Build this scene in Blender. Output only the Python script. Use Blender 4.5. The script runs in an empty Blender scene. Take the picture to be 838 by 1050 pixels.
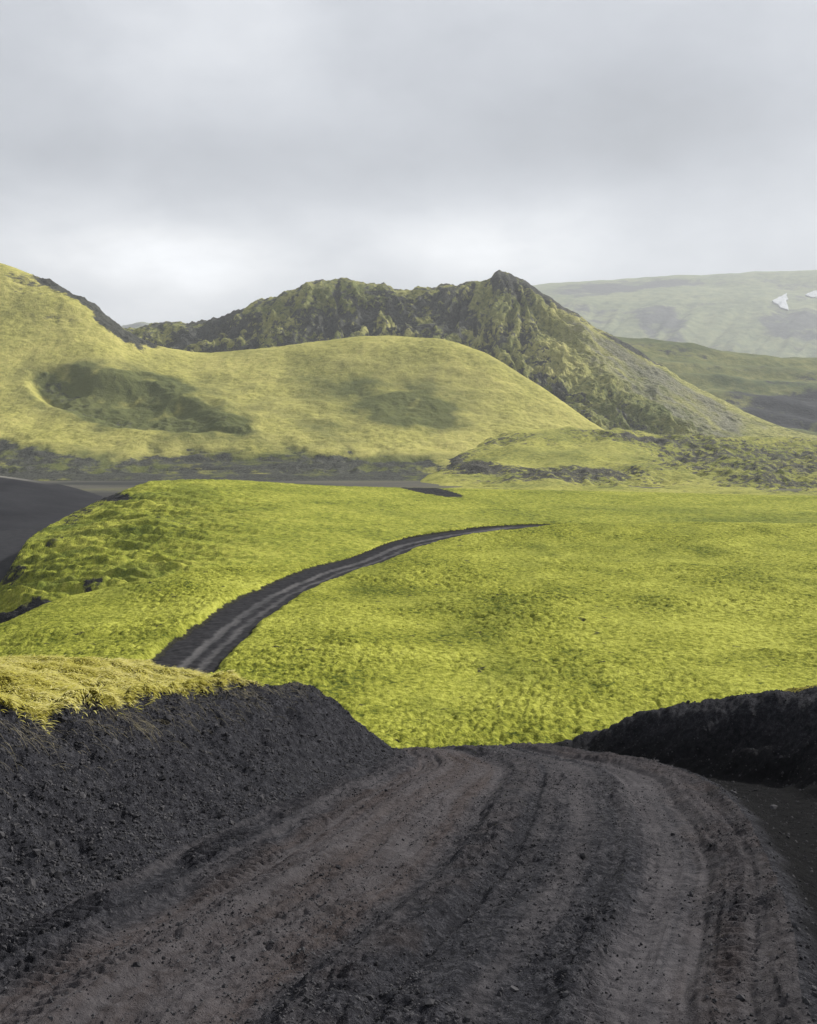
import bpy, math
import numpy as np

# ------------------------------------------------------------------ basics
scene = bpy.context.scene
COL = scene.collection
F, CX, HY = 1100.0, 419.0, 440.0          # focal length / horizon in photograph pixels, used to measure bearings
rng = np.random.default_rng(7)


def _hash(ix, iy, seed):
    h = (ix.astype(np.int64) * 374761393 + iy.astype(np.int64) * 668265263 + seed * 974634777) & 0xFFFFFFFF
    h = ((h ^ (h >> 13)) * 1274126177) & 0xFFFFFFFF
    h = h ^ (h >> 16)
    return (h & 0xFFFFFF) / float(0x1000000)


def perlin(x, y, seed=0):
    ix, iy = np.floor(x), np.floor(y)
    fx, fy = x - ix, y - iy
    ix = ix.astype(np.int64); iy = iy.astype(np.int64)
    u = fx * fx * fx * (fx * (fx * 6 - 15) + 10)
    v = fy * fy * fy * (fy * (fy * 6 - 15) + 10)

    def g(i, j, dx, dy):
        a = _hash(i, j, seed) * (2 * math.pi)
        return np.cos(a) * dx + np.sin(a) * dy
    n00 = g(ix, iy, fx, fy); n10 = g(ix + 1, iy, fx - 1, fy)
    n01 = g(ix, iy + 1, fx, fy - 1); n11 = g(ix + 1, iy + 1, fx - 1, fy - 1)
    a = n00 + u * (n10 - n00); b = n01 + u * (n11 - n01)
    return (a + v * (b - a)) * 1.5


def fbm(x, y, octaves=4, seed=0, gain=0.5, lac=2.07):
    s = np.zeros_like(x); a = 1.0; f = 1.0
    for k in range(octaves):
        s += a * perlin(x * f + 17.3 * k, y * f - 9.1 * k, seed + k); a *= gain; f *= lac
    return s


def ridged(x, y, octaves=4, seed=0, gain=0.5, lac=2.1):
    s = np.zeros_like(x); a = 1.0; f = 1.0
    for k in range(octaves):
        s += a * (1 - np.abs(perlin(x * f + 5.7 * k, y * f + 3.3 * k, seed + k)) * 2); a *= gain; f *= lac
    return s


def lumps(x, y, seed=0):
    """domed cells: 1 at a cell's centre, 0 in the crevice between cells"""
    ix = np.floor(x); iy = np.floor(y)
    f1 = np.full_like(x, 9.0)
    for dx in (-1, 0, 1):
        for dy in (-1, 0, 1):
            cx = ix + dx; cy = iy + dy
            ci = cx.astype(np.int64); cj = cy.astype(np.int64)
            qx = cx + _hash(ci, cj, seed); qy = cy + _hash(ci, cj, seed + 31)
            f1 = np.minimum(f1, (qx - x) ** 2 + (qy - y) ** 2)
    return np.sqrt(np.clip(1 - f1 / 0.75, 0, 1))


def sstep(a, b, x):
    t = np.clip((x - a) / (b - a), 0, 1)
    return t * t * (3 - 2 * t)


def pchip(xk, yk, x):
    """monotone cubic along axis 0 of yk, sampled at x"""
    xk = np.asarray(xk, float); yk = np.asarray(yk, float); x = np.asarray(x, float)
    h = np.diff(xk)
    sh = (-1,) + (1,) * (yk.ndim - 1)
    dlt = np.diff(yk, axis=0) / h.reshape(sh)
    m = np.zeros_like(yk)
    if len(xk) > 2:
        w1 = (2 * h[1:] + h[:-1]).reshape(sh); w2 = (h[1:] + 2 * h[:-1]).reshape(sh)
        p = dlt[:-1] * dlt[1:]
        with np.errstate(divide='ignore', invalid='ignore'):
            hm = (w1 + w2) / (w1 / dlt[:-1] + w2 / dlt[1:])
        m[1:-1] = np.where(p > 0, hm, 0)
    m[0] = dlt[0]; m[-1] = dlt[-1]
    i = np.clip(np.searchsorted(xk, x, side='right') - 1, 0, len(xk) - 2)
    hh = h[i].reshape(sh); t = np.clip((x - xk[i]) / h[i], 0, 1).reshape(sh)
    t2 = t * t; t3 = t2 * t
    return ((2 * t3 - 3 * t2 + 1) * yk[i] + (t3 - 2 * t2 + t) * hh * m[i]
            + (-2 * t3 + 3 * t2) * yk[i + 1] + (t3 - t2) * hh * m[i + 1])


def tag(o, label, cat, kind='structure', group=None):
    o['label'] = label; o['category'] = cat; o['kind'] = kind
    if group: o['group'] = group
    return o


def make_mesh(name, co, faces_n, faces_idx, mat, attrs=None, smooth=True):
    me = bpy.data.meshes.new(name)
    nv = len(co); nf = len(faces_idx) // faces_n
    me.vertices.add(nv); me.vertices.foreach_set('co', np.ascontiguousarray(co, np.float32).ravel())
    me.loops.add(len(faces_idx)); me.loops.foreach_set('vertex_index', np.ascontiguousarray(faces_idx, np.int32))
    me.polygons.add(nf)
    me.polygons.foreach_set('loop_start', np.arange(0, nf * faces_n, faces_n, dtype=np.int32))
    me.polygons.foreach_set('use_smooth', np.full(nf, smooth))
    for k, a in (attrs or {}).items():
        at = me.attributes.new(k, 'FLOAT', 'POINT'); at.data.foreach_set('value', np.ascontiguousarray(a, np.float32).ravel())
    me.materials.append(mat)
    me.update(calc_edges=True); me.validate()
    o = bpy.data.objects.new(name, me); COL.objects.link(o)
    return o


def grid_object(name, X, Y, Z, mat, attrs=None, mask=None):
    R, C = X.shape
    co = np.stack([X, Y, Z], -1).reshape(-1, 3)
    idx = np.arange(R * C).reshape(R, C)
    q = np.stack([idx[:-1, :-1], idx[:-1, 1:], idx[1:, 1:], idx[1:, :-1]], -1).reshape(-1, 4)
    at = {k: a.reshape(-1) for k, a in (attrs or {}).items()}
    if mask is not None:
        q = q[mask.reshape(-1)]
        used, inv = np.unique(q, return_inverse=True)
        co = co[used]; q = inv.reshape(-1, 4); at = {k: a[used] for k, a in at.items()}
    return make_mesh(name, co, 4, q.reshape(-1), mat, at)


def columns_px(lo, hi, step, grow=1.06, inner=(-24, 862)):
    a = list(np.arange(max(lo, inner[0]), min(hi, inner[1]) + 0.01, step))
    s = step; p = a[-1]
    while p < hi:
        s *= grow; p += s; a.append(min(p, hi))
    s = step; p = a[0]
    while p > lo:
        s *= grow; p -= s; a.insert(0, max(p, lo))
    return np.array(a)


def layer(cols, pxs, seg):
    """terrain profile: per bearing a chain of (elevation, distance) stations -> X, Y, Z on a polar grid"""
    xk = [c[0] for c in cols]
    yk = np.array([c[1] for c in cols], float)                  # n, K, 2
    prof = pchip(xk, yk, pxs)                                   # C, K, 2
    prof = np.moveaxis(prof, 1, 0)                              # K, C, 2
    t = np.concatenate([np.linspace(k, k + 1, n, endpoint=False) for k, n in enumerate(seg)] + [[len(seg)]])
    P = pchip(np.arange(prof.shape[0]), prof, t)                # R, C, 2
    PY, D = P[..., 0], P[..., 1]
    PX = np.broadcast_to(pxs, PY.shape).copy()
    return PX, PY, (PX - CX) / F * D, D.copy(), (HY - PY) / F * D


def blobs(PX, PY, items):
    """soft elliptic patches (cx, cy, rx, ry, angle in degrees, strength)"""
    s = np.zeros_like(PX)
    for cx, cy, rx, ry, ang, w in items:
        c, n = math.cos(math.radians(ang)), math.sin(math.radians(ang))
        u = ((PX - cx) * c + (PY - cy) * n) / rx; v = (-(PX - cx) * n + (PY - cy) * c) / ry
        s = np.maximum(s, w * (1 - sstep(0.55, 1.25, np.sqrt(u * u + v * v))))
    return s


# ------------------------------------------------------------------ materials
class NT:
    def __init__(self, name):
        self.m = bpy.data.materials.new(name); self.m.use_nodes = True
        self.t = self.m.node_tree; self.t.nodes.clear()
        self.out = self.n('ShaderNodeOutputMaterial')
        self.b = self.n('ShaderNodeBsdfPrincipled')
        self.l(self.b.outputs[0], self.out.inputs['Surface'])
        self.geo = self.n('ShaderNodeNewGeometry')

    def n(self, t, **k):
        o = self.t.nodes.new(t)
        for a, v in k.items(): setattr(o, a, v)
        return o

    def l(self, a, b): self.t.links.new(a, b)

    def pos(self, sc):
        v = self.n('ShaderNodeVectorMath', operation='MULTIPLY'); self.l(self.geo.outputs['Position'], v.inputs[0])
        v.inputs[1].default_value = sc if isinstance(sc, tuple) else (sc, sc, sc)
        return v.outputs[0]

    def noise(self, scale, detail=4, rough=0.55, dist=0.0):
        o = self.n('ShaderNodeTexNoise'); self.l(self.pos(scale), o.inputs['Vector'])
        o.inputs['Scale'].default_value = 1; o.inputs['Detail'].default_value = detail
        o.inputs['Roughness'].default_value = rough; o.inputs['Distortion'].default_value = dist
        return o.outputs['Fac']

    def attr(self, name):
        o = self.n('ShaderNodeAttribute', attribute_name=name); return o.outputs['Fac']

    def ramp(self, f, stops, interp='LINEAR'):
        r = self.n('ShaderNodeValToRGB'); self.l(f, r.inputs[0]); cr = r.color_ramp; cr.interpolation = interp
        while len(cr.elements) < len(stops): cr.elements.new(0.5)
        for e, (p, c) in zip(cr.elements, stops):
            e.position = p; e.color = (c[0], c[1], c[2], 1) if isinstance(c, tuple) else (c, c, c, 1)
        return r.outputs[0]

    def math(self, op, a, b=None, c=None, clamp=False):
        o = self.n('ShaderNodeMath', operation=op, use_clamp=clamp)
        for i, v in enumerate((a, b, c)):
            if v is None: continue
            if isinstance(v, (int, float)): o.inputs[i].default_value = v
            else: self.l(v, o.inputs[i])
        return o.outputs[0]

    def mix(self, f, a, b, blend='MIX'):
        o = self.n('ShaderNodeMix', data_type='RGBA', blend_type=blend)
        for s, v in ((o.inputs[0], f), (o.inputs[6], a), (o.inputs[7], b)):
            if isinstance(v, (int, float)): s.default_value = v
            elif isinstance(v, tuple): s.default_value = (*v, 1)
            else: self.l(v, s)
        return o.outputs[2]

    def mapr(self, v, a, b, c=0.0, d=1.0):
        o = self.n('ShaderNodeMapRange'); self.l(v, o.inputs[0])
        for i, x in zip((1, 2, 3, 4), (a, b, c, d)): o.inputs[i].default_value = x
        return o.outputs[0]

    def finish(self, col, rough=0.95, bump=None, dist=0.1, strength=1.0, spec=0.04):
        self.l(col, self.b.inputs['Base Color']) if not isinstance(col, tuple) else None
        if isinstance(rough, float): self.b.inputs['Roughness'].default_value = rough
        else: self.l(rough, self.b.inputs['Roughness'])
        self.b.inputs['Specular IOR Level'].default_value = spec
        if bump is not None:
            bn = self.n('ShaderNodeBump'); bn.inputs['Strength'].default_value = strength
            bn.inputs['Distance'].default_value = dist; self.l(bump, bn.inputs['Height'])
            self.l(bn.outputs[0], self.b.inputs['Normal'])
        return self.m


def terrain_mat(name, moss, rock, fine, broad, bump_d, breakup=0.45, bump_s=0.8, rock_fine=None, lush_shadec=None, scree=None):
    """moss: (dark, mid, light) / rock: (dark, light).  attributes: bare (rock or sand showing), lush (greener moss; on the near hill also painted shade)"""
    n = NT(name)
    f1 = n.noise(fine, 5, 0.62); f2 = n.noise(broad, 4, 0.55, 0.4); f3 = n.noise(fine * 3.1, 3, 0.6)
    mossc = n.ramp(n.math('ADD', n.math('MULTIPLY', f1, 0.62), n.math('MULTIPLY', f2, 0.38)),
                   [(0.36, moss[0]), (0.48, moss[1]), (0.62, moss[2])])
    green = n.mix(n.math('MULTIPLY', n.attr('lush_shade'), 1.0, clamp=True), mossc,
                  n.mix(0.62 if lush_shadec is None else 0.86, mossc, lush_shadec or (moss[0][0] * 0.62, moss[0][1] * 0.78, moss[0][2] * 0.95)))
    rc = n.ramp(n.math('ADD', n.math('MULTIPLY', f3, 0.6), n.math('MULTIPLY', n.noise(rock_fine or fine * 0.7, 5, 0.65), 0.4)),
                [(0.38, rock[0]), (0.62, rock[1])])
    k = n.math('ADD', n.attr('bare'), n.math('MULTIPLY', n.math('SUBTRACT', n.noise(fine * 0.6, 6, 0.68, 0.3), 0.5), breakup * 4))
    k = n.mapr(k, 0.40, 0.62)
    col = n.mix(k, green, rc)
    if scree:
        ks = n.math('ADD', n.attr('scree'), n.math('MULTIPLY', n.math('SUBTRACT', f1, 0.5), 1.2))
        col = n.mix(n.mapr(ks, 0.3, 0.8, 0.0, 0.85), col, n.ramp(f3, [(0.35, scree[0]), (0.65, scree[1])]))
    bump = n.math('ADD', f1, n.math('MULTIPLY', f3, 0.5))
    return n.finish(col, 0.95, bump, bump_d, bump_s)


M_FIELD = terrain_mat('yellow_green_moss_field', ((.060, .080, .012), (.238, .250, .034), (.425, .428, .080)),  # darkest moss stop imitates the shade between tussocks
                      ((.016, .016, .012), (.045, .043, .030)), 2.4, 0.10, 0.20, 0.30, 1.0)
M_FIELDB = terrain_mat('yellow_green_moss_upland', ((.095, .115, .020), (.225, .245, .034), (.380, .375, .068)),
                       ((.014, .014, .016), (.040, .039, .040)), 1.0, 0.06, 0.40, 0.42, 1.0)
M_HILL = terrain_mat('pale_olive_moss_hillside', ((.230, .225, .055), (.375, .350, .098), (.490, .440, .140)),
                      ((.022, .024, .022), (.095, .095, .078)), 0.30, 0.022, 0.9, 0.34, 0.9, lush_shadec=(.070, .086, .034))  # the dark green also carries shade painted onto the hill
M_RUGGED = terrain_mat('mossy_tuff_rock', ((.105, .118, .040), (.260, .258, .085), (.450, .415, .160)),
                       ((.022, .024, .024), (.115, .115, .098)), 0.22, 0.02, 2.4, 0.70, 1.0, scree=((.13, .13, .10), (.27, .26, .20)))
M_APRON = terrain_mat('lava_and_moss', ((.140, .150, .034), (.310, .305, .068), (.450, .415, .110)),
                      ((.018, .018, .018), (.120, .114, .090)), 0.46, 0.03, 0.7, 0.60, 1.0)
M_BACK = terrain_mat('green_back_slope', ((.070, .088, .030), (.140, .150, .045), (.220, .212, .075)),
                     ((.018, .019, .022), (.040, .042, .044)), 0.09, 0.012, 2.0, 0.40)
M_FAR = terrain_mat('plateau_grass_and_scree', ((.100, .125, .070), (.175, .200, .105), (.260, .270, .140)),
                    ((.055, .058, .060), (.110, .112, .105)), 0.03, 0.005, 4.0, 0.35)


def sand_mat():
    n = NT('black_volcanic_sand')
    a = n.noise(0.9, 5, 0.6); b = n.noise((0.05, 0.015, 0.05), 4, 0.6)
    c = n.ramp(n.math('ADD', n.math('MULTIPLY', a, 0.4), n.math('MULTIPLY', b, 0.6)),
               [(0.36, (.013, .013, .016)), (0.64, (.030, .030, .034))])
    c = n.mix(n.attr('lush_shade'), c, (.22, .21, .18))
    return n.finish(c, 0.9, a, 0.15, 0.4)


def flat_mat():
    n = NT('river_flat_gravel')
    a = n.noise(0.5, 5, 0.6); b = n.noise((0.006, 0.02, 0.01), 4, 0.55)
    c = n.ramp(b, [(0.35, (.040, .042, .040)), (0.50, (.115, .108, .086)), (0.62, (.140, .138, .070))])
    c = n.mix(n.mapr(a, 0.3, 0.7, 0.0, 0.5), c, (.04, .04, .04))
    # dark sand on the near side of the flat
    sx = n.n('ShaderNodeSeparateXYZ'); n.l(n.geo.outputs['Position'], sx.inputs[0])
    c = n.mix(n.mapr(sx.outputs[1], 400, 460, 1.0, 0.0), c, n.ramp(a, [(0.35, (.020, .020, .023)), (0.65, (.036, .036, .040))]))
    return n.finish(c, 0.9, a, 0.2, 0.5)


def cinder_mat():
    """near track and banks: attributes rut (packed dust), red (oxidised cinder), bare, turf"""
    n = NT('basalt_cinder')
    big = n.noise(1.6, 5, 0.6); mid = n.noise(14.0, 5, 0.65); fin = n.noise(75.0, 4, 0.7); grit = n.noise(260.0, 2, 0.6)
    base = n.ramp(n.math('ADD', n.math('MULTIPLY', mid, 0.5), n.math('MULTIPLY', fin, 0.5)),
                  [(0.34, (.010, .010, .012)), (0.50, (.034, .034, .040)), (0.64, (.095, .094, .104))])
    dust = n.ramp(n.math('ADD', n.math('MULTIPLY', mid, 0.55), n.math('MULTIPLY', big, 0.45)),
                  [(0.35, (.058, .054, .058)), (0.65, (.112, .104, .109))])
    red = n.ramp(n.math('ADD', n.math('MULTIPLY', mid, 0.5), n.math('MULTIPLY', fin, 0.5)),
                 [(0.36, (.030, .025, .025)), (0.66, (.115, .094, .090))])
    k = n.math('ADD', n.math('MULTIPLY', n.math('ADD', n.attr('rut'), n.attr('streak')), 0.78), n.math('MULTIPLY', n.math('SUBTRACT', mid, 0.5), 1.1))
    kr = n.math('ADD', n.attr('red'), n.math('MULTIPLY', n.math('SUBTRACT', big, 0.5), 1.2))
    c = n.mix(n.mapr(kr, 0.2, 0.8), base, red)
    c = n.mix(n.mapr(k, 0.24, 0.95, 0.0, 0.86), c, dust)
    pale = n.mapr(n.noise(34.0, 2, 0.5), 0.70, 0.76, 0, 0.5)
    c = n.mix(pale, c, (.105, .098, .092))
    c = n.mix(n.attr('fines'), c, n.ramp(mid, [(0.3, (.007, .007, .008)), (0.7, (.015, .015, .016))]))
    turf = n.ramp(n.math('ADD', n.math('MULTIPLY', mid, 0.5), n.math('MULTIPLY', n.noise(5.0, 4, 0.6), 0.5)),
                  [(0.36, (.060, .055, .016)), (0.5, (.230, .205, .032)), (0.64, (.400, .350, .085))])
    kt = n.math('ADD', n.attr('turf'), n.math('MULTIPLY', n.math('SUBTRACT', n.noise(9.0, 4, 0.6), 0.5), 1.2))
    c = n.mix(n.mapr(kt, 0.4, 0.6), c, turf)
    h = n.math('ADD', n.math('ADD', n.math('MULTIPLY', mid, 0.9), n.math('MULTIPLY', fin, 0.6)), n.math('MULTIPLY', grit, 0.2))
    h = n.math('MULTIPLY', h, n.math('SUBTRACT', 1.15, n.math('MULTIPLY', n.attr('rut'), 0.75)))
    return n.finish(c, 0.95, h, 0.045, 1.0, 0.04)


def simple_mat(name, stops, scale, rough=0.9, bump=0.01, spec=0.05):
    n = NT(name); a = n.noise(scale, 4, 0.6)
    return n.finish(n.ramp(a, stops), rough, a, bump, 0.5, spec)


def blade_mat():
    n = NT('shaggy_moss'); inf = n.attr('tint'); a = n.noise(3.0, 3, 0.6)
    c = n.ramp(n.math('ADD', n.math('MULTIPLY', inf, 0.7), n.math('MULTIPLY', a, 0.3)),
               [(0.12, (.300, .270, .040)), (0.42, (.560, .510, .105)), (0.85, (.780, .710, .340))])
    m = n.finish(c, 0.85, None, spec=0.1)
    tr = n.n('ShaderNodeBsdfTranslucent'); n.l(c, tr.inputs[0]); mx = n.n('ShaderNodeMixShader'); mx.inputs[0].default_value = 0.3
    n.l(n.b.outputs[0], mx.inputs[1]); n.l(tr.outputs[0], mx.inputs[2]); n.l(mx.outputs[0], n.out.inputs['Surface'])
    return m


M_SAND = sand_mat(); M_FLAT = flat_mat(); M_CINDER = cinder_mat(); M_BLADE = blade_mat()
M_STONE = simple_mat('cinder_stone', [(0.35, (.020, .020, .022)), (0.65, (.085, .082, .086))], 9.0)
M_ROOT = simple_mat('dry_rootlets', [(0.35, (.09, .08, .05)), (0.65, (.22, .19, .12))], 20.0)
M_SNOW = simple_mat('old_snow', [(0.3, (.36, .37, .38)), (0.7, (.62, .64, .66))], 0.15, 0.6)


def road_mat():
    n = NT('far_track_cinder')
    a = n.noise(1.4, 5, 0.62); b = n.noise((0.8, 0.12, 0.8), 4, 0.6)
    d = n.ramp(a, [(0.35, (.016, .016, .018)), (0.65, (.034, .033, .036))])
    p = n.ramp(b, [(0.35, (.055, .054, .056)), (0.65, (.105, .100, .100))])
    k = n.math('ADD', n.attr('rut'), n.math('MULTIPLY', n.math('SUBTRACT', a, 0.5), 0.7))
    return n.finish(n.mix(n.mapr(k, 0.3, 0.8), d, p), 0.92, a, 0.08, 0.6)


M_ROAD = road_mat()

# ------------------------------------------------------------------ near ground: track and cinder banks
def zr(d):
    z = -1.3 - 0.215 * np.sqrt(d * d + 4.84)
    e = np.clip(d - 15.6, 0, None)
    z -= np.where(e < 2.0, 0.0425 * e * e, 0.17 + 0.17 * (e - 2.0))
    return z


def img_to_track(px, py):
    lo, hi = 1.5, 16.5
    for _ in range(60):
        m = 0.5 * (lo + hi)
        if -zr(np.array(m)) / m > (py - HY) / F: lo = m
        else: hi = m
    return lo, (px - CX) / F * lo


L_IMG = [(-250, 1085), (-120, 1020), (0, 962), (100, 914), (200, 867), (300, 821), (350, 797), (405, 775)]
lk = [img_to_track(*p) for p in L_IMG]
lk = [(-12, lk[0][1] - 2.6), (-4, lk[0][1] - 0.9)] + lk + [(17.2, -0.6), (19.5, -2.1), (24, -6.0), (32, -12.0), (60, -26)]
R_IMG = [(826, 1050), (817, 985), (802, 930), (777, 870), (747, 825), (712, 800), (662, 784)]
rk = [img_to_track(*p) for p in R_IMG]
rk = [(-12, 0.2), (0, 0.95)] + rk + [(15.3, 2.35), (16.6, 1.95), (19.5, 0.7), (24, -2.4), (32, -8.0), (60, -22)]
lk = np.array(lk); rk = np.array(rk)
bk = np.array([(-12, 3.4), (0, 3.7), (5, 3.9), (8, 4.1), (10.6, 4.2), (12.2, 4.15), (13.2, 3.75), (14.2, 3.1), (15.6, 2.30), (17, 1.7), (20, 0.5), (24, -2.0), (32, -7.6), (60, -21.5)])


def curve_off(k, X, Y):
    """signed distance (positive to the right) from a bank or rut line, corrected for its heading"""
    yy = np.linspace(-12, 60, 1441); xx = pchip(k[:, 0], k[:, 1], yy)
    dx = np.gradient(xx, yy)
    x = np.interp(Y, yy, xx); g = np.interp(Y, yy, dx)
    return (X - x) / np.sqrt(1 + np.minimum(g * g, 6))


def near_height(X, Y, dens=None):
    tl = -curve_off(lk, X, Y); tr = curve_off(rk, X, Y); tb = curve_off(bk, X, Y)
    xl = np.interp(Y, lk[:, 0], lk[:, 1])
    w = np.clip(-tl + tr * 0 + 0.0, 0, None)
    span = np.clip((-tl) / np.maximum(-tl - tr, 0.2), -1, 2)      # 0 at the left edge, 1 at the right berm
    z = zr(Y)
    s = Y
    # ---- attributes of the track surface (u = position across the track)
    wob = 0.03 * perlin(Y * 0.35, X * 0 + 3.1, 5)
    u = span + wob

    def band(c, h, e=0.035):
        return 1 - sstep(h, h + e, np.abs(u - c))
    inroad = (tl < 0) & (tr < 0)
    rutR = band(0.845, 0.042, 0.04); rutL = band(0.16, 0.04, 0.05); rutM = band(0.40, 0.03, 0.06)
    rutB = band(0.955, 0.02, 0.03) * 0.35 + band(0.68, 0.02, 0.06) * 0.35 + band(0.27, 0.03, 0.06) * 0.4
    patch = 0.72 + 0.45 * fbm(X * 1.3, Y * 0.45, 3, 67)
    rut = np.clip((rutR * 0.75 + rutL * 0.5 + rutM * 0.62 + rutB) * patch, 0, 1) * inroad
    red = (band(0.28, 0.10, 0.10) * 1.15 + band(0.94, 0.05, 0.05) * 0.5 + band(0.52, 0.02, 0.04) * 0.3) * inroad
    # relief: ruts packed down, loose ridges between, wheel treads
    z = z - 0.035 * rutR * inroad - 0.03 * rutL * inroad - 0.02 * rutM * inroad
    rg = band(0.64, 0.09, 0.06) * 0.02 + band(0.225, 0.02, 0.03) * 0.03 + band(0.52, 0.025, 0.03) * 0.040 + band(0.925, 0.02, 0.02) * 0.02 + band(0.775, 0.015, 0.02) * 0.02
    z = z + rg * inroad
    rough = np.clip(1 - 0.75 * rut, 0.2, 1)
    grv = ridged(u * 17 + 0.5 * perlin(X * .6, Y * .3, 15), Y * 0.10, 3, 63) - 1.2
    z = z + inroad * 0.011 * grv
    fine_line = 1.5 * band(0.56, 0.014, 0.014) + band(0.315, 0.008, 0.01) + 0.7 * band(0.745, 0.01, 0.012) + 0.7 * band(0.905, 0.008, 0.01) + 0.6 * band(0.45, 0.008, 0.01)
    z = z - inroad * 0.020 * fine_line * sstep(-.5, .1, perlin(X * 1.2, Y * .5, 64))
    loose = sstep(0.45, 0.75, 0.5 + 0.5 * fbm(X * 0.9, Y * 0.5, 3, 61)) * inroad
    # tread lugs pressed across the tyre lines
    tread = (band(0.035, 0.022, 0.012) + band(0.125, 0.028, 0.012) + 0.5 * band(0.205, 0.014, 0.01) + 0.35 * band(0.80, 0.012, 0.008) + 0.6 * band(0.945, 0.016, 0.01)) * inroad
    sy = Y / 0.098 + 0.9 * perlin(Y * 0.9, X * 0.8, 19)
    lug = sstep(-0.15, 0.35, np.sin(2 * np.pi * sy + u * 40.0)) * sstep(-0.45, 0.05, perlin(X * 1.6, Y * 0.6, 23))
    z = z + 0.054 * tread * lug - 0.024 * tread
    # ---- left bank
    tln = tl + 0.16 * fbm(X * 1.1, Y * 1.1, 3, 11)
    gul = perlin(Y * 2.6 + X * 1.2, tl * 0.4, 71)
    end = 1 - sstep(15.2, 19.0, Y + 0.25 * tl)
    wl = 1.95 - 0.40 * sstep(9.5, 14.5, Y)
    HL = (0.92 + 0.05 * sstep(11, 14.5, Y)) * sstep(-0.05, 1, tln / wl) ** 0.92 + 0.30 * sstep(1.3, 3.6, tln) + 0.02 * np.clip(tl - 3, 0, 12)
    HL = HL * (0.55 + 0.45 * end) + 0.07 * gul * sstep(0.2, 0.8, tl) * (1 - sstep(1.3, 2.0, tl))
    onL = (tl > -0.05)
    z = z + np.where(tl > -0.1, HL, 0)
    # ---- verge beyond the right berm, then the outer bank
    z = z + 0.07 * np.exp(-((tr + 0.02) / 0.13) ** 2) * (tr > -0.6) - 0.14 * sstep(0.05, 0.5, tr)
    tbn = tb + 0.22 * fbm(X * 1.0, Y * 1.0, 3, 13)
    HR = 1.02 * sstep(0.0, 1.55, tbn) + 0.32 * sstep(1.2, 3.6, tbn) + 0.03 * np.clip(tb - 3, 0, 9)
    endR = 1 - sstep(13.6, 18.5, Y)
    z = z + np.where(tr > 0, HR, 0) * (0.30 + 0.70 * endR)
    # ---- turf cover on the tops
    edge = 0.22 * fbm(X * 1.7, Y * 1.7, 3, 29)
    turfL = sstep(1.50, 1.66, tl + edge) * (1 - sstep(12.9, 14.0, Y + edge * 2 - 0.8 * np.clip(tl - 1.9, 0, 4) - 0.3))
    turfR = sstep(1.9, 2.3, tb + edge) * 0.8
    turf = np.maximum(turfL, turfR * (tr > 0))
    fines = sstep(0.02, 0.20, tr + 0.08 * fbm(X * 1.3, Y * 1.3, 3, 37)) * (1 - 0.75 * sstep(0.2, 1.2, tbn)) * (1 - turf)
    # ---- roughness of loose cinder
    crumb = 0.022 * (lumps(X * 11, Y * 9, 3) - 0.5) + 0.018 * (lumps(X * 24, Y * 19, 4) - 0.5)
    crumb += 0.022 * fbm(X * 3.3, Y * 3.3, 4, 41, 0.6)
    face = np.clip(sstep(0.0, 0.5, tl) + sstep(0.0, 0.5, tb) * (tr > 0), 0, 1)
    amp = np.where(inroad, rough * (0.75 + 0.75 * loose) * (1 - 0.75 * np.clip(tread, 0, 1)), 0.5 + 1.0 * face)
    z = z + crumb * amp * (1 - turf) + face * (1 - turf) * (1 - 0.8 * sstep(1.0, 1.5, tl)) * 0.06 * fbm(X * 1.6, Y * 1.6, 4, 43, 0.6)
    z = z - 0.17 * np.where(tl > 0, sstep(1.35, 1.95, tl + edge), turf) + turf * (0.20 * lumps(X * 2.4 + 0.5 * perlin(X, Y, 51), Y * 2.0 + .5 * perlin(X, Y, 52), 47) + 0.05 * lumps(X * 6.0, Y * 4.5, 48) + 0.05 * fbm(X * 0.8, Y * 0.8, 3, 49))
    # lip where the turf overhangs
    z = z + 0.05 * np.exp(-((tl + edge - 1.62) / 0.14) ** 2) * (Y < 14)
    streak = np.clip(0.5 + 0.55 * fbm(u * 13, Y * 0.12, 4, 69, .65) + 0.5 * (loose - .5) * 0, 0, 1) * inroad
    return z, dict(rut=rut, red=red, turf=turf, fines=fines, streak=streak), tl, tr, tb


uu = (columns_px(-1900, 2700, 1.35, 1.07) - CX) / F
yy = np.concatenate([np.linspace(-11.5, 1.3, 90), 1.34 * (47 / 1.34) ** np.linspace(0, 1, 820)])
yy = np.concatenate([yy[yy < 16.5], np.linspace(16.5, 48, 150)])
W = np.where(yy > 1.5, yy, 1.5 + (1.5 - yy) * 0.35)
NX = uu[None, :] * (W[:, None] + 0.0); NY = np.broadcast_to(yy[:, None], NX.shape).copy()
NZ, NA, tl, tr, tb = near_height(NX, NY)


def fm(A): return 0.25 * (A[:-1, :-1] + A[1:, :-1] + A[:-1, 1:] + A[1:, 1:])


mL = fm(tl) > 0.0
mR = (~mL) & (fm(tr) > 0.12)
mT = ~(mL | mR)
o = grid_object('road', NX, NY, NZ, M_CINDER, NA, mT)
tag(o, 'rutted black cinder track in the foreground with brown wheel ruts and tyre treads', 'dirt road')
o = grid_object('bank', NX, NY, NZ, M_CINDER, NA, mL)
tag(o, 'sloping black cinder bank capped with shaggy yellow moss', 'bank')
o = grid_object('bank', NX, NY, NZ, M_CINDER, NA, mR)
tag(o, 'dark black cinder bank with a bare ragged top on the outside of the bend', 'bank')


def near_z(x, y):
    return near_height(x, y)[0]


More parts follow.
